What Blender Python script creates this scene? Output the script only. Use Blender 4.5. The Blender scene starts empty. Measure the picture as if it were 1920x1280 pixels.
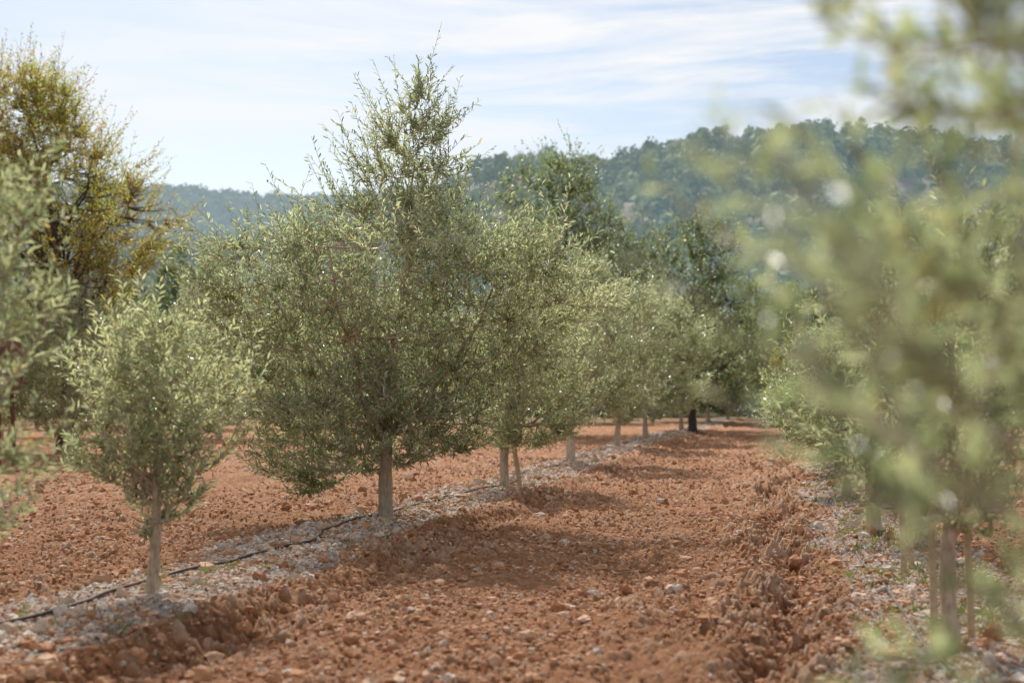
import bpy, math, bmesh
import numpy as np
from mathutils import Vector
scene = bpy.context.scene
RS = np.random.RandomState

# ------------------------------------------------------------------ helpers
def hsh(a, b, c, s):
    h = np.sin(a*127.1 + b*311.7 + c*74.7 + s*19.19)*43758.5453
    return h - np.floor(h)
def vn3(x, y, z, s=0):
    xi, yi, zi = np.floor(x), np.floor(y), np.floor(z)
    fx, fy, fz = x-xi, y-yi, z-zi
    fx = fx*fx*(3-2*fx); fy = fy*fy*(3-2*fy); fz = fz*fz*(3-2*fz)
    r = 0
    for dx in (0, 1):
        for dy in (0, 1):
            for dz in (0, 1):
                w = (fx if dx else 1-fx)*(fy if dy else 1-fy)*(fz if dz else 1-fz)
                r = r + w*hsh(xi+dx, yi+dy, zi+dz, s)
    return r
def vn2(x, y, s=0):
    xi, yi = np.floor(x), np.floor(y)
    fx, fy = x-xi, y-yi
    fx = fx*fx*(3-2*fx); fy = fy*fy*(3-2*fy)
    return ((1-fx)*(1-fy)*hsh(xi, yi, 0, s) + fx*(1-fy)*hsh(xi+1, yi, 0, s)
            + (1-fx)*fy*hsh(xi, yi+1, 0, s) + fx*fy*hsh(xi+1, yi+1, 0, s))
def cells(x, y, s=0):
    xi, yi = np.floor(x), np.floor(y)
    best = np.full(x.shape, 9.0); val = np.zeros(x.shape)
    for dx in (-1, 0, 1):
        for dy in (-1, 0, 1):
            cx, cy = xi+dx, yi+dy
            px = cx+hsh(cx, cy, 1, s); py = cy+hsh(cx, cy, 2, s)
            d = (px-x)**2+(py-y)**2
            k = d < best
            best = np.where(k, d, best); val = np.where(k, hsh(cx, cy, 3, s), val)
    return np.sqrt(best), val
def nrm(v):
    return v/np.maximum(np.linalg.norm(v, axis=-1, keepdims=True), 1e-9)

def make_obj(name, verts, faces, mats, midx=None, attrs=None, smooth=False, parent=None):
    me = bpy.data.meshes.new(name)
    verts = np.asarray(verts, dtype=np.float32)
    me.vertices.add(len(verts)); me.vertices.foreach_set("co", verts.ravel())
    loops = np.concatenate([f.ravel() for f in faces]).astype(np.int32)
    tot = np.concatenate([np.full(len(f), f.shape[1], dtype=np.int32) for f in faces])
    st = np.concatenate([[0], np.cumsum(tot)[:-1]]).astype(np.int32)
    me.loops.add(len(loops)); me.loops.foreach_set("vertex_index", loops)
    me.polygons.add(len(tot)); me.polygons.foreach_set("loop_start", st)
    me.polygons.foreach_set("loop_total", tot)
    if midx is not None:
        me.polygons.foreach_set("material_index", np.asarray(midx, dtype=np.int32))
    me.polygons.foreach_set("use_smooth", np.full(len(tot), smooth, dtype=bool))
    for m in mats: me.materials.append(m)
    for k, a in (attrs or {}).items():
        at = me.attributes.new(k, 'FLOAT', 'POINT'); at.data.foreach_set("value", np.asarray(a, dtype=np.float32))
    me.update(calc_edges=True)
    ob = bpy.data.objects.new(name, me); scene.collection.objects.link(ob)
    if parent: ob.parent = parent
    return ob

def tubes(P, R, k):
    B, n, _ = P.shape
    T = np.gradient(P, axis=1); T = nrm(T)
    ref = np.zeros_like(T); ref[..., 0] = 0.93; ref[..., 1] = 0.31; ref[..., 2] = 0.17
    A = nrm(np.cross(T, ref)); C = np.cross(T, A)
    th = np.arange(k)*2*np.pi/k
    V = P[:, :, None, :] + R[:, :, None, None]*(np.cos(th)[None, None, :, None]*A[:, :, None, :] + np.sin(th)[None, None, :, None]*C[:, :, None, :])
    idx = np.arange(B*n*k).reshape(B, n, k)
    a = idx[:, :-1, :]; b = np.roll(a, -1, axis=2); d = idx[:, 1:, :]; c = np.roll(d, -1, axis=2)
    F = np.stack([a, b, c, d], axis=-1).reshape(-1, 4)
    return V.reshape(-1, 3), F

# ------------------------------------------------------------------ materials
def newmat(name):
    m = bpy.data.materials.new(name); m.use_nodes = True
    nt = m.node_tree; nt.nodes.clear()
    out = nt.nodes.new('ShaderNodeOutputMaterial')
    return m, nt, out
def ramp(nt, stops, fac):
    r = nt.nodes.new('ShaderNodeValToRGB')
    el = r.color_ramp.elements
    while len(el) < len(stops): el.new(0.5)
    for e, (p, c) in zip(el, stops):
        e.position = p; e.color = (c[0], c[1], c[2], 1)
    nt.links.new(fac, r.inputs[0])
    return r.outputs[0]
def noise(nt, scale, detail=4, rough=0.55, vec=None, dist=0):
    n = nt.nodes.new('ShaderNodeTexNoise'); n.inputs['Scale'].default_value = scale
    n.inputs['Detail'].default_value = detail; n.inputs['Roughness'].default_value = rough
    n.inputs['Distortion'].default_value = dist
    if vec is not None: nt.links.new(vec, n.inputs['Vector'])
    return n.outputs['Fac']
def mixc(nt, a, b, fac, mode='MIX'):
    m = nt.nodes.new('ShaderNodeMix'); m.data_type = 'RGBA'; m.blend_type = mode
    for s, v in ((6, a), (7, b), (0, fac)):
        if hasattr(v, 'is_linked') or hasattr(v, 'links'): nt.links.new(v, m.inputs[s])
        elif s == 0: m.inputs[0].default_value = v
        else: m.inputs[s].default_value = (v[0], v[1], v[2], 1)
    return m.outputs[2]
def objpos(nt):
    g = nt.nodes.new('ShaderNodeNewGeometry'); return g.outputs['Position']

def leaf_mat(name, top, under, trans, tmix=0.35, rough=0.38, spec=0.5):
    m, nt, out = newmat(name)
    at = nt.nodes.new('ShaderNodeAttribute'); at.attribute_name = 'tint'
    ct = ramp(nt, top, at.outputs['Fac']); cu = ramp(nt, under, at.outputs['Fac'])
    cx = ramp(nt, trans, at.outputs['Fac'])
    g = nt.nodes.new('ShaderNodeNewGeometry')
    c = mixc(nt, ct, cu, g.outputs['Backfacing'])
    p = nt.nodes.new('ShaderNodeBsdfPrincipled'); nt.links.new(c, p.inputs['Base Color'])
    p.inputs['Roughness'].default_value = rough
    p.inputs['Specular IOR Level'].default_value = spec
    t = nt.nodes.new('ShaderNodeBsdfTranslucent'); nt.links.new(cx, t.inputs['Color'])
    mx = nt.nodes.new('ShaderNodeMixShader'); mx.inputs[0].default_value = tmix
    nt.links.new(p.outputs[0], mx.inputs[1]); nt.links.new(t.outputs[0], mx.inputs[2])
    nt.links.new(mx.outputs[0], out.inputs[0])
    return m

OLIVE = leaf_mat('olive_leaf',
    [(0, (0.026, 0.044, 0.020)), (0.42, (0.060, 0.088, 0.042)), (0.93, (0.21, 0.245, 0.13)), (1, (0.42, 0.33, 0.10))],
    [(0, (0.13, 0.16, 0.11)), (0.42, (0.29, 0.33, 0.25)), (0.93, (0.60, 0.63, 0.51)), (1, (0.46, 0.38, 0.17))],
    [(0, (0.11, 0.17, 0.055)), (0.42, (0.34, 0.43, 0.17)), (0.93, (0.85, 0.91, 0.46)), (1, (0.85, 0.66, 0.2))], 0.45, 0.36, 0.9)
CAROB = leaf_mat('carob_leaf',
    [(0, (0.030, 0.055, 0.026)), (0.6, (0.065, 0.10, 0.046)), (0.94, (0.11, 0.145, 0.065)), (1, (0.17, 0.09, 0.07))],
    [(0, (0.12, 0.15, 0.10)), (0.6, (0.20, 0.235, 0.165)), (0.94, (0.28, 0.30, 0.22)), (1, (0.25, 0.15, 0.12))],
    [(0, (0.16, 0.23, 0.08)), (0.6, (0.33, 0.42, 0.15)), (0.94, (0.54, 0.63, 0.25)), (1, (0.46, 0.30, 0.2))], 0.42, 0.48, 0.6)
ALMOND = leaf_mat('almond_leaf',
    [(0, (0.055, 0.080, 0.022)), (0.55, (0.12, 0.150, 0.035)), (0.85, (0.20, 0.17, 0.045)), (1, (0.20, 0.095, 0.045))],
    [(0, (0.10, 0.13, 0.06)), (0.55, (0.18, 0.20, 0.08)), (0.85, (0.26, 0.21, 0.08)), (1, (0.24, 0.12, 0.06))],
    [(0, (0.24, 0.31, 0.06)), (0.55, (0.62, 0.69, 0.13)), (0.85, (0.84, 0.70, 0.15)), (1, (0.65, 0.30, 0.10))], 0.50, 0.45, 0.5)
def bark_mat(name, c1, c2, c3):
    m, nt, out = newmat(name)
    mp = nt.nodes.new('ShaderNodeMapping'); mp.inputs['Scale'].default_value = (1, 1, 0.25)
    nt.links.new(objpos(nt), mp.inputs['Vector'])
    n = noise(nt, 45, 6, 0.65, mp.outputs[0]); n2 = noise(nt, 7, 3, 0.5, objpos(nt))
    c = ramp(nt, [(0.3, c1), (0.5, c2), (0.72, c3)], n)
    c = mixc(nt, c, (c1[0]*0.9, c1[1]*0.95, c1[2]*0.9), ramp(nt, [(.4, (0, 0, 0)), (.75, (.7, .7, .7))], n2))
    p = nt.nodes.new('ShaderNodeBsdfPrincipled'); p.inputs['Roughness'].default_value = 0.9
    nt.links.new(c, p.inputs['Base Color'])
    b = nt.nodes.new('ShaderNodeBump'); b.inputs['Strength'].default_value = 0.7; b.inputs['Distance'].default_value = 0.01
    nt.links.new(n, b.inputs['Height']); nt.links.new(b.outputs[0], p.inputs['Normal'])
    nt.links.new(p.outputs[0], out.inputs[0])
    return m
BARK = bark_mat('olive_bark', (0.26, 0.19, 0.14), (0.50, 0.40, 0.30), (0.66, 0.57, 0.46))
DBARK = bark_mat('dark_bark', (0.04, 0.03, 0.025), (0.09, 0.065, 0.05), (0.17, 0.135, 0.11))

# ------------------------------------------------------------------ tree builder
def tree(name, base, prof, seed, tr=0.06, fork=0.6, n_limb=14, n_sub=160, n_twig=1500, nleaf=22,
         L=0.055, W=0.013, mat=OLIVE, bark=BARK, depth=0.95, outer=0.4, gap=0.36, gscale=1.6, simple=False,
         tintpow=1.0, lean=(0.0, 0.0), shoot=0.45, wexp=1.5, droop=0.0, upk=0.16, tintclump=0.55, flat=1.1):
    r = RS(seed)
    pr = np.array(sorted(prof)); zs, xl, xr = pr[:, 0], pr[:, 1], pr[:, 2]
    zz = np.linspace(zs[0], zs[-1], 200)
    hw = (np.interp(zz, zs, xr)-np.interp(zz, zs, xl))/2
    w = np.maximum(hw, 0.02)**wexp; cdf = np.cumsum(w)/w.sum()
    def sample(n, pw, rej=True):
        out = []; got = 0
        while got < n:
            m = n*2+50
            z = np.interp(r.rand(m), cdf, zz)
            th = r.rand(m)*2*np.pi
            rr = r.rand(m)**pw
            l = np.interp(z, zs, xl); rt = np.interp(z, zs, xr)
            h = (rt-l)/2; c = (rt+l)/2
            lump = 0.70+0.60*vn3(np.cos(th)*1.9+9, np.sin(th)*1.9+9, z*2.8/max(zs[-1]/3, .5), seed)
            x = c+h*rr*np.cos(th)*lump; y = h*depth*rr*np.sin(th)*lump
            p = np.stack([x, y, z], 1)
            if rej:
                q = vn3(x*gscale+50, y*gscale+50, z*gscale, seed+5)*0.6+vn3(x*gscale*2.3+50, y*gscale*2.3+50, z*gscale*2.3, seed+8)*0.4
                p = p[q > gap+0.06*(r.rand(m)-0.5)]
            out.append(p); got += len(p)
        return np.concatenate(out)[:n]
    top = zs[-1]; tx = (xl[-1]+xr[-1])/2
    n = 16; t = np.linspace(0, 1, n)
    lead = np.stack([tx*np.clip(t-0.12, 0, 1)**1.6/0.82**1.0+lean[0]*t, lean[1]*t, -0.12+t*(top*0.93+0.12)], 1)
    wob = np.stack([vn2(t*5, t*0+seed)-.5, vn2(t*5, t*0+seed+7)-.5, t*0], 1)*0.10*np.clip(t*4, 0, 1)[:, None]*max(1, top/4)
    lead = lead+wob
    lr = np.where(lead[:, 2] < fork, tr*(1-0.16*lead[:, 2]/max(fork, .1)), tr*0.84*np.clip(1-(lead[:, 2]-fork)/(top*0.93-fork+.05), 0.05, 1)**1.2)
    tt = np.linspace(0, 1, 60); ld = np.stack([np.interp(tt, t, lead[:, i]) for i in range(3)], 1)
    lrr = np.interp(tt, t, lr)*(1+0.22*(vn2(tt*26, tt*0+seed)-.5))
    hz = ld[:, 2]; lrr = lrr*(1+0.45*np.exp(-np.clip(hz, 0, 9)/(tr*1.3)))
    Vs, Fs, Ms, Ts = [], [], [], []
    off = 0
    def add(V, F, mi, T):
        nonlocal off
        Vs.append(V); Fs.append(F+off); Ms.append(np.full(len(F), mi)); Ts.append(T); off += len(V)
    V, F = tubes(ld[None], lrr[None], 14); add(V, F, 0, np.zeros(len(V)))
    ends = sample(n_limb, 0.7, False); ends[:, :2] *= 0.82
    hd = np.linalg.norm(ends[:, :2], axis=1)
    sz = np.clip(ends[:, 2]-hd*1.15-0.1, fork+r.rand(n_limb)*0.25*max(1, top/4), top*0.8)
    s = np.stack([np.interp(sz, ld[:, 2], ld[:, i]) for i in range(3)], 1)
    k = 9; t = np.linspace(0, 1, k)[None, :, None]
    out_ = ends-s
    ctrl = s+out_*np.array([0.62, 0.62, 0.38])+r.randn(n_limb, 3)*0.05
    low = ends[:, 2] < s[:, 2]; ctrl[low, 2] = s[low, 2]+0.12
    limb = (1-t)**2*s[:, None]+2*t*(1-t)*ctrl[:, None]+t*t*ends[:, None]
    limb = limb+r.randn(*limb.shape)*0.018*np.clip(t*3, 0, 1)*max(1, top/4)
    lr0 = np.interp(sz, ld[:, 2], lrr)*0.55
    lrad = lr0[:, None]*np.linspace(1, 0.16, k)[None]**1.1+0.002
    V, F = tubes(limb, lrad, 6); add(V, F, 0, np.zeros(len(V)))
    nodes = np.concatenate([limb[:, 2:].reshape(-1, 3), ld[(ld[:, 2] > fork+0.15)]])
    nrad = np.concatenate([lrad[:, 2:].ravel(), lrr[(ld[:, 2] > fork+0.15)]])
    def connect(tips, nodes):
        res = np.empty(len(tips), int)
        for i in range(0, len(tips), 400):
            tp = tips[i:i+400]
            d = np.linalg.norm(tp[:, None]-nodes[None], axis=2)+0.7*np.maximum(0, nodes[None, :, 2]-tp[:, None, 2]+0.05)
            res[i:i+400] = d.argmin(1)
        return res
    sc = max(1, top/4)
    tips = sample(n_sub, 0.5, False)*np.array([.93, .93, 1]); j = connect(tips, nodes); s = nodes[j]
    k = 7; t = np.linspace(0, 1, k)[None, :, None]; d = tips-s; ln = np.linalg.norm(d, axis=1)[:, None]
    ctrl = s+d*0.5+np.concatenate([r.randn(n_sub, 2)*0.06*sc, -0.12*ln], 1)
    sub = (1-t)**2*s[:, None]+2*t*(1-t)*ctrl[:, None]+t*t*tips[:, None]+r.randn(n_sub, k, 3)*0.008*sc*t
    sr = np.minimum(nrad[j]*0.6, 0.012*sc)[:, None]*np.linspace(1, 0.25, k)[None]+0.0015
    V, F = tubes(sub, sr, 5); add(V, F, 0, np.zeros(len(V)))
    nodes = np.concatenate([nodes, sub[:, 2:].reshape(-1, 3)])
    tips = sample(n_twig, outer)
    j = connect(tips, nodes); s = nodes[j]; d = tips-s; ln = np.linalg.norm(d, axis=1)
    cx = np.interp(tips[:, 2], zs, (xl+xr)/2)
    rad = tips-np.stack([cx, cx*0, tips[:, 2]-0.35*sc], 1)
    sd = nrm(nrm(d)*0.4+nrm(rad)*0.55+np.array([0, 0, 0.62-droop])+r.randn(n_twig, 3)*0.30)
    ext = shoot*(0.10+0.90*r.rand(n_twig)**2.4)
    tips2 = tips+sd*ext[:, None]
    ctrl = tips+r.randn(n_twig, 3)*0.02
    ctrl = 0.25*s+0.75*ctrl+np.array([0, 0, -1.0])*(ln*upk)[:, None]
    k = 5; t = np.linspace(0, 1, k)[None, :, None]
    tw = (1-t)**2*s[:, None]+2*t*(1-t)*ctrl[:, None]+t*t*tips2[:, None]
    twr = np.linspace(0.0040, 0.0013, k)[None]*np.ones((n_twig, 1))*min(sc, 1.6)
    V, F = tubes(tw, twr, 3); add(V, F, 0, np.zeros(len(V)))
    tl = np.linalg.norm(tips2-s, axis=1)
    cov = np.clip((shoot+0.12)/np.maximum(tl, 0.05), 0.25, 1)
    nl = nleaf
    u = (np.arange(nl)[None]+0.6*r.rand(n_twig, nl))/nl
    tt = 1-cov[:, None]*(1-u)*0.97
    keep = r.rand(n_twig, nl) < np.clip(tl*cov/(shoot*0.75), 0.35, 1)[:, None]
    T3 = tt[..., None]
    P = (1-T3)**2*s[:, None]+2*T3*(1-T3)*ctrl[:, None]+T3*T3*tips2[:, None]
    TG = nrm(2*(1-T3)*(ctrl-s)[:, None]+2*T3*(tips2-ctrl)[:, None])
    P = P[keep]; TG = TG[keep]
    tint_tw = np.repeat((r.rand(n_twig)*0.3+tintclump*vn3(tips[:, 0]*1.3+20, tips[:, 1]*1.3+20, tips[:, 2]*1.3, seed+3))[:, None], nl, 1)[keep]
    m = len(P)
    rv = r.randn(m, 3); per = nrm(np.cross(TG, rv))
    D = nrm(TG*0.65+per*(0.45+0.5*r.rand(m, 1))+r.randn(m, 3)*0.12+np.array([0, 0, -droop*1.2]))
    N = r.randn(m, 3)*0.85+np.array([0, 0, flat])
    S = nrm(np.cross(N, D)); N = np.cross(D, S)
    ll = L*(0.65+0.6*r.rand(m, 1)); ww = W*(0.75+0.5*r.rand(m, 1))
    tint = np.clip(tint_tw+r.rand(m)*0.6-.10, 0, 0.92)
    tint = tint**tintpow
    tint = np.where(r.rand(m) < 0.018, 1.0, tint)
    if simple:
        V = np.stack([P, P+D*ll*0.5-S*ww*0.5, P+D*ll, P+D*ll*0.5+S*ww*0.5], 1)
        F = np.arange(m*4).reshape(m, 4); nv = 4
    else:
        kk = N*ww*0.16
        V = np.stack([P, P+D*ll*0.28-S*ww*0.45+kk, P+D*ll*0.68-S*ww*0.42+kk, P+D*ll-N*ll*0.06,
                      P+D*ll*0.68+S*ww*0.42+kk, P+D*ll*0.28+S*ww*0.45+kk], 1)
        b = np.arange(m)[:, None]*6
        F = np.concatenate([b+np.array([0, 1, 2, 3]), b+np.array([3, 4, 5, 0])]); nv = 6
    add(V.reshape(-1, 3), F, 1, np.repeat(tint, nv))
    ob = make_obj(name, np.concatenate(Vs), [np.concatenate(Fs)], [bark, mat], np.concatenate(Ms), {'tint': np.concatenate(Ts)}, smooth=False)
    me = ob.data
    sm = np.zeros(len(me.polygons), bool); mi = np.concatenate(Ms); sm[mi == 0] = True
    me.polygons.foreach_set('use_smooth', sm)
    ob.location = base
    return ob

def sym(w, z0, z1, sk=0.0):
    h = z1-z0
    return [(z0, -.25*w, .25*w), (z0+.12*h, -.7*w, .7*w), (z0+.35*h, -w, w), (z0+.6*h, -.93*w+sk*.4, .93*w+sk*.4),
            (z0+.82*h, -.6*w+sk*.7, .6*w+sk*.7), (z1, -.12*w+sk, .12*w+sk)]

# main subject
tree('olive_tree', (-1.37, 15.56, 0), [(0.3, -1.05, -.6), (.5, -1.35, -.1), (.68, -1.45, .6), (.88, -1.45, 1.05), (1.34, -1.7, 1.35),
     (1.92, -1.9, 1.65), (2.45, -2.12, 2.15), (2.92, -2.1, 2.2), (3.2, -1.5, 1.8), (3.42, -.85, 1.1), (3.8, -.52, .95), (4.15, -.40, .9),
     (4.4, -.12, .72), (4.7, .15, .52), (4.95, .38, .46)], 11, tr=0.078, fork=0.85, n_limb=28, n_sub=420, n_twig=4100, nleaf=22,
     L=0.074, W=0.0172, gap=0.47, shoot=0.66, wexp=1.38, outer=0.5, gscale=2.2)
# row, near to far
tree('olive_tree', (-2.44, 9.7, 0), [(.40, -.14, .08), (.6, -.30, .22), (.75, -.42, .34), (.96, -.54, .42), (1.18, -.62, .6), (1.45, -.64, .74),
     (1.62, -.58, .5), (1.82, -.36, .3), (1.95, -.2, .1)], 21, tr=0.043, fork=0.5, n_limb=14, n_sub=130, n_twig=700, nleaf=20, L=0.060, W=0.0155, gap=0.46, shoot=0.42, gscale=3.2, outer=.5, tintpow=.7)
tree('olive_tree', (-0.12, 21, 0), [(.55, -.2, .4), (.85, -.6, 1.25), (1.3, -.8, 1.3), (2.1, -.75, 1.35), (2.7, -.4, 1.1), (3.1, .1, .6)], 31, tr=0.07, fork=0.7,
     n_limb=14, n_sub=160, n_twig=1300, nleaf=20, L=0.074, W=0.019, lean=(.15, 0), gap=0.47, shoot=.6, gscale=2.2, tintpow=.75)
tree('olive_tree', (1.18, 28.7, 0), [(.75, -.2, .6), (1.0, -.5, 1.3), (1.8, -.8, 1.6), (2.9, -.55, 1.75), (3.8, -.25, 1.45), (4.25, .2, .8)], 41, tr=0.085, fork=0.75,
     n_limb=14, n_sub=160, n_twig=1500, nleaf=20, L=0.08, W=0.023, simple=True, gap=0.47, shoot=.65, gscale=2, tintpow=.9)
tree('olive_tree', (2.73, 37, 0), [(.6, -.3, .4), (1.15, -.8, 1.2), (2.6, -.9, 1.35), (3.8, -.65, 1.2), (4.4, .2, .6)], 51, tr=0.08, fork=0.75,
     n_limb=12, n_sub=120, n_twig=1300, nleaf=18, L=0.09, W=0.026, simple=True, gap=0.46, shoot=.65, gscale=2, tintpow=.85)
tree('olive_tree', (3.94, 42, 0), [(.6, -.1, .5), (1.0, -.5, 1.6), (2.3, -.5, 2.05), (3.6, -.3, 1.7), (4.3, .5, 1.1)], 61, tr=0.08, fork=0.8,
     n_limb=12, n_sub=120, n_twig=1300, nleaf=18, L=0.095, W=0.03, simple=True, gap=0.44, shoot=.65, gscale=2, tintpow=.8)
tree('olive_tree', (6.78, 57, 0), [(.75, -.7, 1.5), (2.2, -1.2, 2.4), (3.7, -1., 2.0), (4.6, .3, 1.1)], 71, tr=0.09, fork=0.9,
     n_limb=12, n_sub=100, n_twig=1500, nleaf=16, L=0.12, W=0.04, simple=True, gap=0.4, shoot=.6, tintpow=.8)
tree('olive_tree', (9.36, 68, 0), [(.8, -.7, 1.7), (2.4, -1.1, 2.6), (3.9, -.9, 2.2), (4.9, .3, 1.1)], 81, tr=0.1, fork=0.9,
     n_limb=12, n_sub=100, n_twig=1500, nleaf=16, L=0.13, W=0.045, simple=True, gap=0.4, shoot=.6, tintpow=.8)
tree('olive_tree', (12.6, 83, 0), sym(2.2, .8, 5.4), 91, tr=0.1, fork=0.9,
     n_limb=12, n_sub=80, n_twig=1300, nleaf=15, L=0.15, W=0.055, simple=True, gap=0.4)
# left edge, nearer
tree('olive_tree', (-2.9, 6.5, 0), [(.6, -.3, .45), (.8, -.6, .70), (1.13, -.8, .70), (1.5, -.85, .80), (1.8, -.8, .84), (2.2, -.7, .80), (2.5, -.5, .62), (2.85, -.1, .35)],
     101, tr=0.05, fork=0.55, n_limb=14, n_sub=140, n_twig=780, nleaf=18, L=0.062, W=0.015, gap=0.46, shoot=0.38, gscale=2.8, outer=.5, tintpow=.75)
# right row
tree('olive_tree', (.97, 1.75, 0), [(.5, -.3, .4), (.8, -.44, .5), (1.05, -.48, .55), (1.107, -.52, .6), (1.234, -.60, .62), (1.33, -.70, .62), (1.425, -.66, .62), (1.49, -.80, .62),
     (1.566, -.74, .62), (1.617, -.68, .62), (1.69, -.50, .6), (1.776, -.54, .6), (1.87, -.66, .6), (2.0, -.66, .5), (2.25, -.3, .4)],
     111, tr=0.04, fork=0.5, n_limb=18, n_sub=110, n_twig=520, nleaf=12, L=0.060, W=0.0175, gap=0.50, shoot=0.24, gscale=4.8, outer=0.48, flat=1.9, tintpow=.65)
tree('olive_tree', (2.40, 7.8, 0), sym(.76, .6, 2.65, .05), 121, tr=0.05, fork=0.6, n_limb=14, n_sub=130, n_twig=640, nleaf=19, L=0.062, W=0.0155, gap=0.47, shoot=0.42, gscale=2.8, outer=.5, flat=1.6, tintpow=.75)
tree('olive_tree', (3.45, 13.5, 0), sym(.8, .55, 2.6), 131, tr=0.055, fork=0.6, n_limb=14, n_sub=130, n_twig=750, nleaf=19, L=0.066, W=0.017, gap=0.47, outer=.5, gscale=2.4)
tree('olive_tree', (4.50, 19.2, 0), sym(1.0, .3, 2.3), 141, tr=0.06, fork=0.5, n_limb=14, n_sub=140, n_twig=900, nleaf=20, L=0.072, W=0.02, gap=0.46, gscale=2.2)
for i, (d, hh) in enumerate(((25, 2.6), (31, 2.9), (38, 3.0), (46, 3.4), (56, 3.6))):
    tree('olive_tree', (1.05+0.1826*d+0.02*(d-20), d, 0), sym(1.2, .4, hh, .1*(i % 3-1)), 150+i, tr=0.06, fork=0.6, n_limb=12, n_sub=100, n_twig=950, nleaf=17,
         L=0.08+0.001*d, W=0.022+.0004*d, simple=True, gap=0.42)
# rows further left
for i, (x, y, w, h, z0) in enumerate(((-9.6, 46.7, 1.9, 5.9, .8), (-13.6, 47.5, 1.9, 4.8, .8), (-16.9, 48, 1.9, 5.0, .8), (-6.2, 46, 1.9, 5.3, .8), (-3.0, 47, 1.9, 5.0, .8), (-0.2, 49, 1.8, 4.8, .8), (-20.5, 48, 1.8, 5.0, .8),
                                  (-10.6, 34, 1.6, 4.3, .35), (-13.0, 35, 1.5, 3.8, .5), (-15.5, 58, 2.2, 4.6, .6), (-11.5, 60, 2.2, 4.8, .6), (-7.5, 61, 2.2, 4.5, .6), (-20, 60, 2.2, 4.8, .6), (-24, 62, 2.4, 5, .6))):
    tree('olive_tree', (x, y, 0), sym(w, z0, h, .2*((i % 3)-1)), 170+i, tr=0.10, fork=0.9, n_limb=12, n_sub=100, n_twig=1400, nleaf=16,
         L=0.105, W=0.033, simple=True, gap=0.40, shoot=.65, tintpow=.85)
# almond at left
K = 1.8
pa = [(2.2, -.5, .5), (2.73, -.95, .95), (3.2, -1.35, 1.3), (3.58, -1.7, 1.45), (3.95, -1.85, 1.5), (4.33, -1.9, 1.5), (4.7, -1.9, 1.35), (4.95, -1.9, 1.0), (5.15, -1.85, .45), (5.5, -1.75, .2), (5.8, -1.45, .05), (6.0, -1.2, -.3)]
pa = [((z-1.4)*K+1.4, a*K, b*K) for z, a, b in pa]
tree('almond_tree', (-11.2, 36, 0), pa, 201, tr=0.24, fork=2.4, n_limb=40, n_sub=520, n_twig=3700, nleaf=20, L=0.115, W=0.036, mat=ALMOND, bark=DBARK,
     gap=0.51, shoot=1.35, gscale=1.05, droop=0.05, tintclump=0.70, outer=0.55, simple=True, flat=.3)
tree('almond_tree', (8.7, 45, 0), sym(.9, .6, 3.2), 211, tr=0.06, fork=.6, n_limb=9, n_sub=60, n_twig=260, nleaf=14, L=0.11, W=0.04, mat=ALMOND, bark=DBARK, gap=0.45, simple=True)
# carobs
tree('carob_tree', (1.6, 50, 0), [(1.0, -1., 2.2), (2.8, -2.3, 3.7), (4.8, -2.4, 3.9), (6.3, -2.3, 3.8), (7.6, -2.5, 2.9), (8.5, -2.5, 1.7), (9.2, -2.2, 1.5), (9.7, -.6, 1.4), (10.1, .2, .8)],
     221, tr=0.2, fork=1.2, n_limb=30, n_sub=300, n_twig=2500, nleaf=16, L=0.115, W=0.07, mat=CAROB, bark=DBARK, simple=True, gap=0.50, gscale=1.1, shoot=1.2, outer=.55)
tree('carob_tree', (6.6, 52, 0), [(.6, -1.6, 1.8), (3.1, -2.8, 2.7), (4.8, -3.0, 2.7), (6.1, -2.9, 2.6), (7.2, -1.9, 2.1), (7.9, -.6, .8)],
     231, tr=0.16, fork=1.0, n_limb=26, n_sub=260, n_twig=2200, nleaf=16, L=0.115, W=0.07, mat=CAROB, bark=DBARK, simple=True, gap=0.51, gscale=1.1, shoot=1.2, outer=.55)
for i, (x, y, w, h) in enumerate(((-16.5, 74, 2.8, 9.6), (13, 64, 3.4, 6.4), (18.5, 68, 3.6, 8.0), (25, 72, 4.0, 9.0), (31, 74, 4, 9), (-27, 70, 4, 9), (-10, 78, 3.4, 7.5), (9.5, 75, 3.4, 6.5), (2, 72, 4, 7))):
    tree('carob_tree', (x, y, 0), sym(w, .5, h, .4*((i % 3)-1)), 240+i, tr=0.2, fork=1.0, n_limb=16, n_sub=120, n_twig=2000, nleaf=15,
         L=0.17, W=0.095, mat=CAROB, bark=DBARK, simple=True, gap=0.44, gscale=.9, shoot=1.0)

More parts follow.
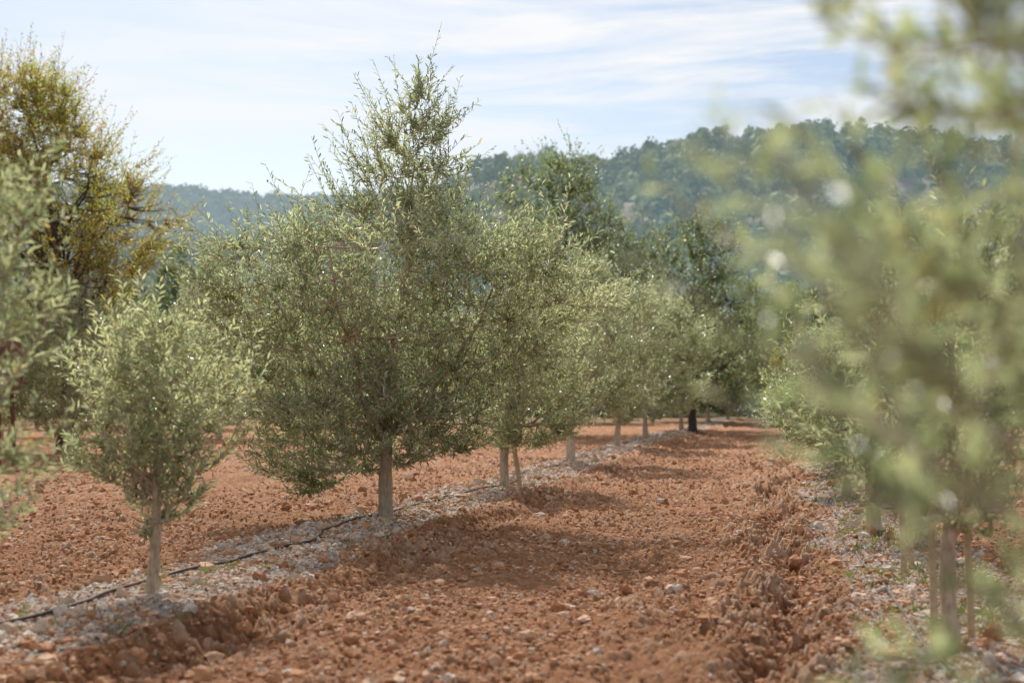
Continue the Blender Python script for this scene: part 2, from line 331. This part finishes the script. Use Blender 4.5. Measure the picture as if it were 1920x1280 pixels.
# ------------------------------------------------------------------ ground
RC = lambda y: np.interp(y, [0, 9.7, 21, 42, 68, 90], [-4.21, -4.21, -4.0, -3.75, -3.1, -2.6])
def uL(x, y): return x-0.1826*y-RC(y)
def uR(x, y): return x-0.1826*y-(0.95+0.02*np.maximum(0, y-20))
def gh(x, y):
    u, w = uL(x, y), uR(x, y)
    near = np.clip(1-(y-60)/60, 0, 1)*np.clip(1-(np.abs(x)-30)/30, 0, 1)
    wob = 0.5*(vn2(y*0.7, x*0+3, 3)-.5)+0.16*(vn2(y*2.9, x*0+9, 3)-.5)
    g = np.exp(-((u+0.08+wob)/0.62)**4)
    g2 = 0.8*np.exp(-((w-0.2+wob)/0.65)**4)
    s = np.clip(g+g2, 0, 1)
    h = 0.05*s
    am = 0.35+0.9*vn2(y*0.9, x*0+2, 31)
    h = h+am*(-0.07*np.exp(-((u-1.20+wob)/0.20)**2)+0.07*np.exp(-((u-0.82+wob)/0.15)**2))
    h = h-0.09*np.exp(-((w+0.80+wob)/0.14)**2)+0.06*np.exp(-((w+1.08+wob)/0.18)**2)+.04*np.exp(-((w+0.55+wob)/0.12)**2)
    h = h-0.04*np.exp(-((w+2.1+wob)/0.2)**2)+.03*np.exp(-((w+1.75+wob)/0.15)**2)
    h = h+0.08*(vn2(x*0.45, y*0.45, 1)-.5)
    rough = (1-0.7*s)
    wx = x+0.10*(vn2(x*5, y*5, 21)-.5); wy = y+0.10*(vn2(x*5, y*5, 22)-.5)
    big = np.abs(vn2(x*2.7+y*.9+7, y*2.7-x*.9, 2)-.5)*2
    c1, v1 = cells(wx*7.2+wy*1.7, wy*7.2-wx*1.7, 4)
    c2, v2 = cells(wx*15.7-wy*3, wy*15.7+wx*3, 6)
    c3, v3 = cells(wx*29-wy*8, wy*29+wx*8, 7)
    patch = 0.5+1.0*vn2(x*0.8+3, y*0.8, 9)
    furr = 1+0.9*np.exp(-((u-0.95)/0.4)**2)+1.3*np.exp(-((w+0.9)/0.35)**2)
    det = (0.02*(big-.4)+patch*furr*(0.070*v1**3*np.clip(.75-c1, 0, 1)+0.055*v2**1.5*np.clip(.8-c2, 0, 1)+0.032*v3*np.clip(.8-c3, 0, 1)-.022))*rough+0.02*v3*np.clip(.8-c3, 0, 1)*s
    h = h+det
    return h*near, s, det
def axis(lo, hi, step, far, gr):
    a = list(np.arange(lo, hi, step)); st = step; v = a[-1]
    while v < far: st *= gr; v += st; a.append(v)
    st = step; v = a[0]; b = []
    while v > -far: st *= gr*1.02; v -= st; b.append(v)
    return np.array(b[::-1]+a)
X = axis(-4.8, 4.6, 0.0155, 2500, 1.018); Y = axis(6.3, 15.0, 0.018, 2500, 1.008)
gx, gy = np.meshgrid(X, Y)
H, S, DET = gh(gx, gy)
nx, ny = len(X), len(Y)
print('ground', nx, ny)
idx = np.arange(nx*ny).reshape(ny, nx)
F = np.stack([idx[:-1, :-1], idx[:-1, 1:], idx[1:, 1:], idx[1:, :-1]], -1).reshape(-1, 4)

m, nt, out = newmat('soil')
pos = objpos(nt)
ag = nt.nodes.new('ShaderNodeAttribute'); ag.attribute_name = 'gravel'
ad = nt.nodes.new('ShaderNodeAttribute'); ad.attribute_name = 'dry'
n1 = noise(nt, 0.9, 5, 0.6, pos); n2 = noise(nt, 24, 6, 0.7, pos); n3 = noise(nt, 75, 5, 0.75, pos)
soil = ramp(nt, [(0.32, (0.24, 0.095, 0.042)), (0.5, (0.45, 0.210, 0.100)), (0.68, (0.66, 0.40, 0.25))], n2)
soil = mixc(nt, soil, (0.49, 0.215, 0.090), ramp(nt, [(0.35, (0, 0, 0)), (0.65, (.7, .7, .7))], n1))
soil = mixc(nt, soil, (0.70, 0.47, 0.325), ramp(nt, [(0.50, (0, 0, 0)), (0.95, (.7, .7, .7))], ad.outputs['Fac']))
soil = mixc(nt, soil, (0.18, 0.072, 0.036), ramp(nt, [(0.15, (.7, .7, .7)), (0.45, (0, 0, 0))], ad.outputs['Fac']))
soil = mixc(nt, soil, (0.76, 0.60, 0.46), ramp(nt, [(0.60, (0, 0, 0)), (0.69, (.85, .85, .85))], n3))
vor = nt.nodes.new('ShaderNodeTexVoronoi'); vor.inputs['Scale'].default_value = 38; nt.links.new(pos, vor.inputs['Vector'])
sp = nt.nodes.new('ShaderNodeSeparateColor'); nt.links.new(vor.outputs['Color'], sp.inputs[0])
grav = ramp(nt, [(0.0, (0.30, 0.21, 0.16)), (0.3, (0.48, 0.39, 0.33)), (0.7, (0.62, 0.54, 0.47)), (1.0, (0.76, 0.71, 0.65))], sp.outputs[0])
grav = mixc(nt, grav, (0.50, 0.28, 0.175), ramp(nt, [(0.44, (0, 0, 0)), (0.62, (.8, .8, .8))], noise(nt, 4, 5, 0.65, pos)))
mth = nt.nodes.new('ShaderNodeMath'); mth.operation = 'MULTIPLY_ADD'; nt.links.new(n2, mth.inputs[0]); mth.inputs[1].default_value = 1.1
nt.links.new(ag.outputs['Fac'], mth.inputs[2])
fac = ramp(nt, [(0.85, (0, 0, 0)), (1.0, (1, 1, 1))], mth.outputs[0])
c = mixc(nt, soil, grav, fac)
sy = nt.nodes.new('ShaderNodeSeparateXYZ'); nt.links.new(pos, sy.inputs[0])
dv = nt.nodes.new('ShaderNodeMath'); dv.operation = 'DIVIDE'; dv.inputs[1].default_value = 200; nt.links.new(sy.outputs['Y'], dv.inputs[0])
c = mixc(nt, c, (0.12, 0.11, 0.05), ramp(nt, [(0.30, (0, 0, 0)), (0.50, (1, 1, 1))], dv.outputs[0]))
p = nt.nodes.new('ShaderNodeBsdfPrincipled'); p.inputs['Roughness'].default_value = 0.95; p.inputs['Specular IOR Level'].default_value = 0.2
nt.links.new(c, p.inputs['Base Color'])
b = nt.nodes.new('ShaderNodeBump'); b.inputs['Strength'].default_value = 1.0; b.inputs['Distance'].default_value = 0.03
ma = nt.nodes.new('ShaderNodeMath'); ma.operation = 'ADD'; nt.links.new(n2, ma.inputs[0]); nt.links.new(n3, ma.inputs[1])
nt.links.new(ma.outputs[0], b.inputs['Height']); nt.links.new(b.outputs[0], p.inputs['Normal'])
nt.links.new(p.outputs[0], out.inputs[0]); SOIL = m
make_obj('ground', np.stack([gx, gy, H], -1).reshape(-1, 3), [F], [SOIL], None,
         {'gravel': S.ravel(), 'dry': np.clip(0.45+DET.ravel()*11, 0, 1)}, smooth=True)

# ------------------------------------------------------------------ stones and clods
def ico(sub):
    bm = bmesh.new(); bmesh.ops.create_icosphere(bm, subdivisions=sub, radius=1)
    v = np.array([a.co[:] for a in bm.verts]); f = np.array([[w.index for w in a.verts] for a in bm.faces]); bm.free(); return v, f
m, nt, out = newmat('stones')
at = nt.nodes.new('ShaderNodeAttribute'); at.attribute_name = 'tint'
c = ramp(nt, [(0.0, (0.31, 0.125, 0.058)), (0.3, (0.50, 0.25, 0.125)), (0.5, (0.70, 0.47, 0.32)), (0.62, (0.56, 0.44, 0.34)), (0.8, (0.62, 0.54, 0.45)), (1.0, (0.76, 0.71, 0.64))], at.outputs['Fac'])
nn = noise(nt, 60, 5, 0.65, objpos(nt))
c = mixc(nt, c, (0.48, 0.245, 0.125), ramp(nt, [(0.42, (0, 0, 0)), (0.66, (.75, .75, .75))], nn))
p = nt.nodes.new('ShaderNodeBsdfPrincipled'); p.inputs['Roughness'].default_value = 0.9; p.inputs['Specular IOR Level'].default_value = 0.25
nt.links.new(c, p.inputs['Base Color'])
b = nt.nodes.new('ShaderNodeBump'); b.inputs['Strength'].default_value = 0.8; b.inputs['Distance'].default_value = 0.01
nt.links.new(nn, b.inputs['Height']); nt.links.new(b.outputs[0], p.inputs['Normal']); nt.links.new(p.outputs[0], out.inputs[0])
STONE = m
def stones(name, n, smin, smax, sub, seed, y0, y1, mode='all', expo=2.2):
    r = RS(seed); tv, tf = ico(sub)
    m = n*2 if mode == 'all' else n
    y = np.exp(np.log(y0)+r.rand(m)*np.log(y1/y0))
    if mode == 'all':
        x = (r.rand(m)-0.5)*2*np.minimum(0.40*y+1.5, 14)
        pk = vn2(x*1.2+4, y*1.2, 13)*0.6+0.4*vn2(x*.4, y*.4, 3)
        k = pk > 0.40+0.30*(r.rand(m)-.5); x, y = x[k][:n], y[k][:n]
    else:
        rt = r.rand(m) < 0.7
        off = r.randn(m)*0.36-0.03
        x = np.where(rt, 0.1826*y+RC(y)+off, 0.1826*y+1.1+0.02*np.maximum(0, y-20)+off)
    n = len(x)
    s = smin+(smax-smin)*r.rand(n)**expo
    s = s*np.clip(y/12, 0.8, 2.0)**0.4
    z, g, _ = gh(x, y)
    P = np.repeat(tv[None], n, 0)
    sh = 1+0.34*(hsh(P[..., 0]*3, P[..., 1]*5, P[..., 2]*7, r.rand(n)[:, None]*90)-.5)*2
    P = P*sh[..., None]*(0.6+0.8*r.rand(n, 1, 3))*np.array([1, 1, .8])
    a = r.rand(n)*6.28; ca, sa = np.cos(a)[:, None], np.sin(a)[:, None]
    P = np.stack([P[..., 0]*ca-P[..., 1]*sa, P[..., 0]*sa+P[..., 1]*ca, P[..., 2]], -1)*s[:, None, None]
    P = P+np.stack([x, y, z+s*0.25], 1)[:, None]
    tint = np.where(r.rand(n) < 0.10+0.6*g, 0.5+0.5*r.rand(n), 0.5*r.rand(n))
    F = tf[None]+(np.arange(n)*len(tv))[:, None, None]
    return make_obj(name, P.reshape(-1, 3), [F.reshape(-1, 3)], [STONE], None, {'tint': np.repeat(tint, len(tv))}, smooth=False)
stones('soil_clods', 110000, 0.005, 0.022, 1, 1, 5.8, 45, expo=2.0)
stones('soil_clods', 4600, 0.018, 0.055, 2, 2, 5.8, 40, expo=3.2)
stones('gravel', 24000, 0.005, 0.023, 1, 3, 6, 70, 'strip')
stones('gravel', 1100, 0.02, 0.06, 2, 4, 6, 50, 'strip', 3.0)

# ------------------------------------------------------------------ irrigation pipe
def simple_mat(name, c1, c2, scale, rough=0.6):
    m, nt, out = newmat(name)
    c = ramp(nt, [(0.35, c1), (0.65, c2)], noise(nt, scale, 5, 0.6, objpos(nt)))
    p = nt.nodes.new('ShaderNodeBsdfPrincipled'); p.inputs['Roughness'].default_value = rough
    nt.links.new(c, p.inputs['Base Color']); nt.links.new(p.outputs[0], out.inputs[0]); return m
PIPE = simple_mat('pipe_plastic', (0.03, 0.02, 0.017), (0.14, 0.08, 0.055), 7, 0.75)
STAKE = simple_mat('stake_wood', (0.38, 0.28, 0.17), (0.55, 0.43, 0.28), 30, 0.85)
GREEN = simple_mat('green_tie', (0.02, 0.22, 0.12), (0.03, 0.30, 0.17), 30, 0.5)
def pipe(name, fx, y0, y1, n, rad, lift):
    y = np.linspace(y0, y1, n); x = fx(y); z = gh(x, y)[0]
    z = np.convolve(np.pad(z, 6, mode='edge'), np.ones(13)/13, 'valid')+lift
    V, F = tubes(np.stack([x, y, z], 1)[None], np.full((1, n), rad), 8)
    return make_obj(name, V, [F], [PIPE], smooth=True)
pipe('irrigation_pipe', lambda y: 0.1826*y+RC(y)-0.14+0.34*(vn2(y*0.55, y*0, 41)-.5)+0.12*(vn2(y*2.1, y*0, 43)-.5), 4, 75, 900, 0.0115, 0.025)
pipe('irrigation_pipe', lambda y: 0.1826*y+0.95+0.02*np.maximum(0, y-20)-0.15+0.3*(vn2(y*0.5, y*0, 45)-.5), 1, 60, 700, 0.010, 0.014)

# ------------------------------------------------------------------ stakes
def stake(base, top, rad, tie=None):
    n = 14; t = np.linspace(0, 1, n)[:, None]
    P = np.array(base)*(1-t)+np.array(top)*t
    P[:, :2] += 0.006*np.stack([np.sin(t[:, 0]*9), np.cos(t[:, 0]*7)], 1)
    R = rad*(1.05-0.15*t[:, 0]); P = np.concatenate([P, P[-1:]+(0, 0, .004)]); R = np.append(R, 0.001)
    V, F = tubes(P[None], R[None], 9); Fs = [F]; mi = [0]*len(F)
    if tie:
        c = np.array(base)*(1-tie)+np.array(top)*tie
        Q = np.stack([c+(0, 0, a) for a in (-.03, -.025, .0, .025, .03)]); V2, F2 = tubes(Q[None], np.array([[rad, rad*1.25, rad*1.3, rad*1.25, rad]]), 9)
        Fs = [np.concatenate([F, F2+len(V)])]; mi += [1]*len(F2); V = np.concatenate([V, V2])
    make_obj('wooden_stake', V, Fs, [STAKE, GREEN], mi, smooth=True)
stake((0.13, 20.9, -.1), (-0.05, 20.95, 1.35), 0.035)
stake((2.26, 7.7, -.1), (2.28, 7.72, 1.3), 0.02)
stake((2.53, 7.9, -.1), (2.51, 7.88, 1.25), 0.02, .6)
stake((2.98, 10.9, -.1), (2.99, 10.9, 1.0), 0.024)
stake((3.10, 11.1, -.1), (3.09, 11.1, 0.95), 0.022)
stake((3.34, 13.4, -.1), (3.34, 13.4, 1.2), 0.02)
stake((-17.15, 47.9, -.1), (-17.1, 47.9, 2.4), 0.05)
stake((-2.98, 6.4, -.1), (-2.97, 6.4, 1.2), 0.02)
stake((0.89, 1.75, -.1), (0.89, 1.75, 1.25), 0.018)

# ------------------------------------------------------------------ rusty tank on a stand
RUST = simple_mat('rust', (0.10, 0.03, 0.02), (0.20, 0.07, 0.04), 6, 0.8)
tank = bpy.data.objects.new('rusty_water_tank', None); scene.collection.objects.link(tank); tank.location = (-11.0, 29.5, 0)
t = np.linspace(-.75, .75, 46); rr = np.full(46, .55)+.03*(np.sin(t*21) > .6); rr[0] = .02; rr[1] = .5; rr[-1] = .02; rr[-2] = .5
V, F = tubes(np.stack([t, t*0, t*0+2.0], 1)[None], rr[None], 28); make_obj('barrel', V, [F], [RUST], smooth=False, parent=tank)
for i, (a, b_) in enumerate(((-.5, -.35), (-.5, .35), (.5, -.35), (.5, .35))):
    V, F = tubes(np.array([[[a*1.1, b_*1.3, -.1], [a, b_, 1.62]]]), np.full((1, 2), .04), 8); make_obj('leg_%d' % (i+1), V, [F], [RUST], parent=tank)

# ------------------------------------------------------------------ hills and forest
def hazemat(name, c1, c2, c3, haze_glow):
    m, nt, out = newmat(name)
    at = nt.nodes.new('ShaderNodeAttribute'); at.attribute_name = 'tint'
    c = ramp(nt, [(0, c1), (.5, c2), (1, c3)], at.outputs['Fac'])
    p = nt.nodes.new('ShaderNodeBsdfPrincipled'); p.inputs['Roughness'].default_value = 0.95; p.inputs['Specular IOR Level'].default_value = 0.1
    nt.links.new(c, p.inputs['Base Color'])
    p.inputs['Emission Color'].default_value = (haze_glow[0], haze_glow[1], haze_glow[2], 1); p.inputs['Emission Strength'].default_value = 1  # constant bluish glow painted into the material in place of aerial haze
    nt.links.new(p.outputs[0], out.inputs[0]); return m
def hillR(x, y):
    R = np.interp(x, [-330, -200, -110, -60, -13, 20, 50, 78, 110, 140, 180, 280, 420, 600], [0, 22, 50, 68, 88, 95, 98, 104, 104, 100, 99, 94, 70, 0])
    s = np.clip((y-170)/430, 0, 1); s = s*s*(3-2*s)*0.45+s*0.55
    b = np.clip((y-640)/300, 0, 1); s = s*(1-b*b*(3-2*b))
    return R*s+(vn2(x*.022, y*.016, 5)-.5)*20*np.clip((y-170)/150, 0, 1)*(1-.75*np.exp(-((y-600)/45)**2))*np.clip((R-5)/30, 0, 1)
def hillL(x, y):
    R = np.interp(x, [-900, -500, -230, -100, 60, 260, 400], [105, 118, 119, 117, 105, 60, 0])
    s = np.clip((y-380)/470, 0, 1); s = s*s*(3-2*s)*0.4+s*0.6
    b = np.clip((y-900)/300, 0, 1); s = s*(1-b*b*(3-2*b))
    return R*s+(vn2(x*.016, y*.013, 8)-.5)*20*np.clip((y-380)/150, 0, 1)*(1-.7*np.exp(-((y-850)/60)**2))*np.clip((R-5)/30, 0, 1)
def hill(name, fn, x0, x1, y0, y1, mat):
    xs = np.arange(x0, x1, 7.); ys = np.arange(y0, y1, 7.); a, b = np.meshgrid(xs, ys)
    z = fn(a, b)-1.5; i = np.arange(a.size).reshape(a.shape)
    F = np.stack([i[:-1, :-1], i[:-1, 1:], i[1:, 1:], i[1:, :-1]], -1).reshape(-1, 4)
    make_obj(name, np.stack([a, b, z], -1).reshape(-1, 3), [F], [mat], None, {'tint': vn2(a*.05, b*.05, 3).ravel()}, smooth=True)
HG = hazemat('hill_ground', (.12, .12, .09), (.20, .16, .12), (.28, .22, .17), (.10, .132, .155))  # last colour of each hazemat is its painted haze emission
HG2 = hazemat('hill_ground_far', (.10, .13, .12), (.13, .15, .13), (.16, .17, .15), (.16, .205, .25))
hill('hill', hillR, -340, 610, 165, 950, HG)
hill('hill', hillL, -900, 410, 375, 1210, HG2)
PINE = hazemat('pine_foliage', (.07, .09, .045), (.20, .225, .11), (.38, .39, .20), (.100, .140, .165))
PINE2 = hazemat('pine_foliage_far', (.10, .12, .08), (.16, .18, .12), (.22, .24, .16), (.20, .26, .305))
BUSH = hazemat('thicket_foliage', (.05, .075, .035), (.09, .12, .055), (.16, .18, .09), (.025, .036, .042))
cv, cf = ico(1)
def forest(name, pos, rad, hgt, mat, seed, K=46, q=0.42):
    r = RS(seed); n = len(pos)
    tint0 = r.rand(n)
    C = cv[None]*np.stack([rad*.75, rad*.75, hgt*.36], 1)[:, None]*(0.8+.4*r.rand(n, len(cv), 1))
    ctr = pos+np.stack([rad*0, rad*0, hgt*.58], 1)
    C = C+ctr[:, None]
    F1 = (cf[None]+(np.arange(n)*len(cv))[:, None, None]).reshape(-1, 3)
    d = nrm(r.randn(n, K, 3)+np.array([0, 0, .25]))
    lump = (0.78+.42*r.rand(n, K, 1))
    Cq = ctr[:, None]+d*lump*np.stack([rad, rad, hgt*.46], 1)[:, None]
    nn = nrm(d+r.randn(n, K, 3)*.45)
    A = nrm(np.cross(nn, r.randn(n, K, 3))); B = np.cross(nn, A)
    sz = (rad[:, None]*q*(0.5+.8*r.rand(n, K)))[..., None]
    Q = np.stack([Cq+A*sz, Cq+B*sz*.7, Cq-A*sz, Cq-B*sz*.7], 2).reshape(-1, 3)
    F2 = np.arange(len(Q)).reshape(-1, 4)+C.shape[0]*C.shape[1]
    P = np.stack([pos-(0, 0, 2), ctr], 1); Vt, Ft = tubes(P, np.stack([rad*.09, rad*.05], 1), 4)
    T = np.concatenate([np.repeat(tint0*.3, len(cv)), np.repeat(np.clip(tint0[:, None]*.6+.4*r.rand(n, K), 0, 1).ravel(), 4), np.zeros(len(Vt))])
    Vall = np.concatenate([C.reshape(-1, 3), Q, Vt])
    return make_obj(name, Vall, [F1, F2, Ft+C.shape[0]*C.shape[1]+len(Q)], [mat], None, {'tint': T})
r = RS(77)
def jgrid(x0, x1, y0, y1, st):
    a, b = np.meshgrid(np.arange(x0, x1, st), np.arange(y0, y1, st)); a = a.ravel(); b = b.ravel()
    return a+(r.rand(a.size)-.5)*st*1.1, b+(r.rand(a.size)-.5)*st*1.1
x, y = jgrid(-200, 330, 230, 660, 7.8); k = (r.rand(len(x)) < .88) & (np.abs(x) < y*.50); x, y = x[k], y[k]
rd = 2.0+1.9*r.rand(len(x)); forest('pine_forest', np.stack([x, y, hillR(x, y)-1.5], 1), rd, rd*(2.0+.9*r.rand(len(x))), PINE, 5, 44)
print('pines', len(x))
x, y = jgrid(-480, 150, 520, 900, 7.5); k = (r.rand(len(x)) < .9) & (x/y < .12); x, y = x[k], y[k]
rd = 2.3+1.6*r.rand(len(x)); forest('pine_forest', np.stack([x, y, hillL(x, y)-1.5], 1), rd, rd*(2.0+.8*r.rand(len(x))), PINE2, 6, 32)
x, y = jgrid(-85, 110, 92, 170, 5.0); rd = 2.0+1.4*r.rand(len(x))
forest('tree_line', np.stack([x, y, y*0], 1), rd, rd*(1.7+.6*r.rand(len(x)))*1.05, BUSH, 7, 260, .2)

# ------------------------------------------------------------------ weeds
WEED = leaf_mat('weed', [(0, (.06, .10, .03)), (1, (.14, .15, .05))], [(0, (.08, .12, .04)), (1, (.15, .16, .06))], [(0, (.2, .3, .05)), (1, (.4, .4, .1))])
r = RS(5); n = 1300
yy = np.exp(np.log(6)+r.rand(n)*np.log(9)); lft = r.rand(n) < .15
cl = (vn2(yy*1.7, yy*0, 3) > .5)
xx = np.where(lft, 0.1826*yy+RC(yy), 0.1826*yy+1.1)+r.randn(n)*.3
xx, yy = xx[cl], yy[cl]; n = len(xx); zz = gh(xx, yy)[0]
P = np.repeat(np.stack([xx, yy, zz], 1), 6, 0); m_ = len(P); P[:, :2] += r.randn(m_, 2)*.02
D = nrm(np.stack([r.randn(m_)*.6, r.randn(m_)*.6, np.ones(m_)], 1)); S_ = nrm(np.cross(D, r.randn(m_, 3))); l = (.03+.08*r.rand(m_, 1)); w = .004+.003*r.rand(m_, 1)
V = np.stack([P-S_*w*.6, P+D*l*.6-S_*w, P+D*l+(0, 0, -.01), P+D*l*.6+S_*w], 1).reshape(-1, 3)
make_obj('grass_tufts', V, [np.arange(len(V)).reshape(-1, 4)], [WEED], None, {'tint': np.repeat(r.rand(m_), 4)})

# ------------------------------------------------------------------ light, sky
sun_from = Vector((-0.22*math.cos(math.radians(42)), 0.975*math.cos(math.radians(42)), math.sin(math.radians(42))))
sd = bpy.data.lights.new('sun', 'SUN'); sd.energy = 5.0; sd.angle = math.radians(0.55); sd.color = (1.0, 0.96, 0.89)
so = bpy.data.objects.new('sun', sd); scene.collection.objects.link(so)
so.rotation_euler = (-sun_from).to_track_quat('-Z', 'Y').to_euler()
w = bpy.data.worlds.new('World'); scene.world = w; w.use_nodes = True; nt = w.node_tree; nt.nodes.clear()
out = nt.nodes.new('ShaderNodeOutputWorld'); bg = nt.nodes.new('ShaderNodeBackground'); bg.inputs[1].default_value = 0.105
sky = nt.nodes.new('ShaderNodeTexSky'); sky.sky_type = 'NISHITA'; sky.sun_disc = False
sky.sun_elevation = math.radians(42); sky.sun_rotation = math.radians(-12.7); sky.dust_density = 1.0; sky.air_density = 1.0; sky.ozone_density = 1.2
tc = nt.nodes.new('ShaderNodeTexCoord'); mp = nt.nodes.new('ShaderNodeMapping')
mp.inputs['Rotation'].default_value = (0, math.radians(7), 0); mp.inputs['Scale'].default_value = (2.2, 2.2, 19)
nt.links.new(tc.outputs['Generated'], mp.inputs['Vector'])
a = noise(nt, 1.6, 12, 0.60, mp.outputs[0], 0.9)
mp2 = nt.nodes.new('ShaderNodeMapping'); mp2.inputs['Scale'].default_value = (1.6, 1.6, 8); mp2.inputs['Rotation'].default_value = (0, math.radians(12), 0); mp2.inputs['Location'].default_value = (2.3, 0, .4)
nt.links.new(tc.outputs['Generated'], mp2.inputs['Vector'])
b = noise(nt, 1.2, 2, 0.5, mp2.outputs[0])
f1 = ramp(nt, [(0.38, (0, 0, 0)), (0.58, (1, 1, 1))], a); f2 = ramp(nt, [(0.34, (.35, .35, .35)), (0.55, (1, 1, 1))], b)
sx = nt.nodes.new('ShaderNodeSeparateXYZ'); nt.links.new(tc.outputs['Generated'], sx.inputs[0])
f3 = ramp(nt, [(0.11, (0, 0, 0)), (0.19, (1, 1, 1))], sx.outputs['Z'])
ff = mixc(nt, f1, f2, 1.0, 'MULTIPLY'); ff = mixc(nt, ff, f3, 1.0, 'MULTIPLY')
col = mixc(nt, sky.outputs[0], (9.1, 9.2, 9.3), ff)
nt.links.new(col, bg.inputs[0]); nt.links.new(bg.outputs[0], out.inputs[0])

# ------------------------------------------------------------------ camera
cd = bpy.data.cameras.new('camera'); cam = bpy.data.objects.new('camera', cd); scene.collection.objects.link(cam)
cam.location = (0, 0, 1.4); cam.rotation_euler = (math.radians(90+2.15), 0, 0)
cd.lens = 50; cd.sensor_width = 36; cd.clip_end = 6000; cd.clip_start = 0.05
cd.dof.use_dof = True; cd.dof.focus_distance = 15.0; cd.dof.aperture_fstop = 1.6
scene.camera = cam
scene.view_settings.view_transform = 'Standard'; scene.view_settings.look = 'None'; scene.view_settings.exposure = 0
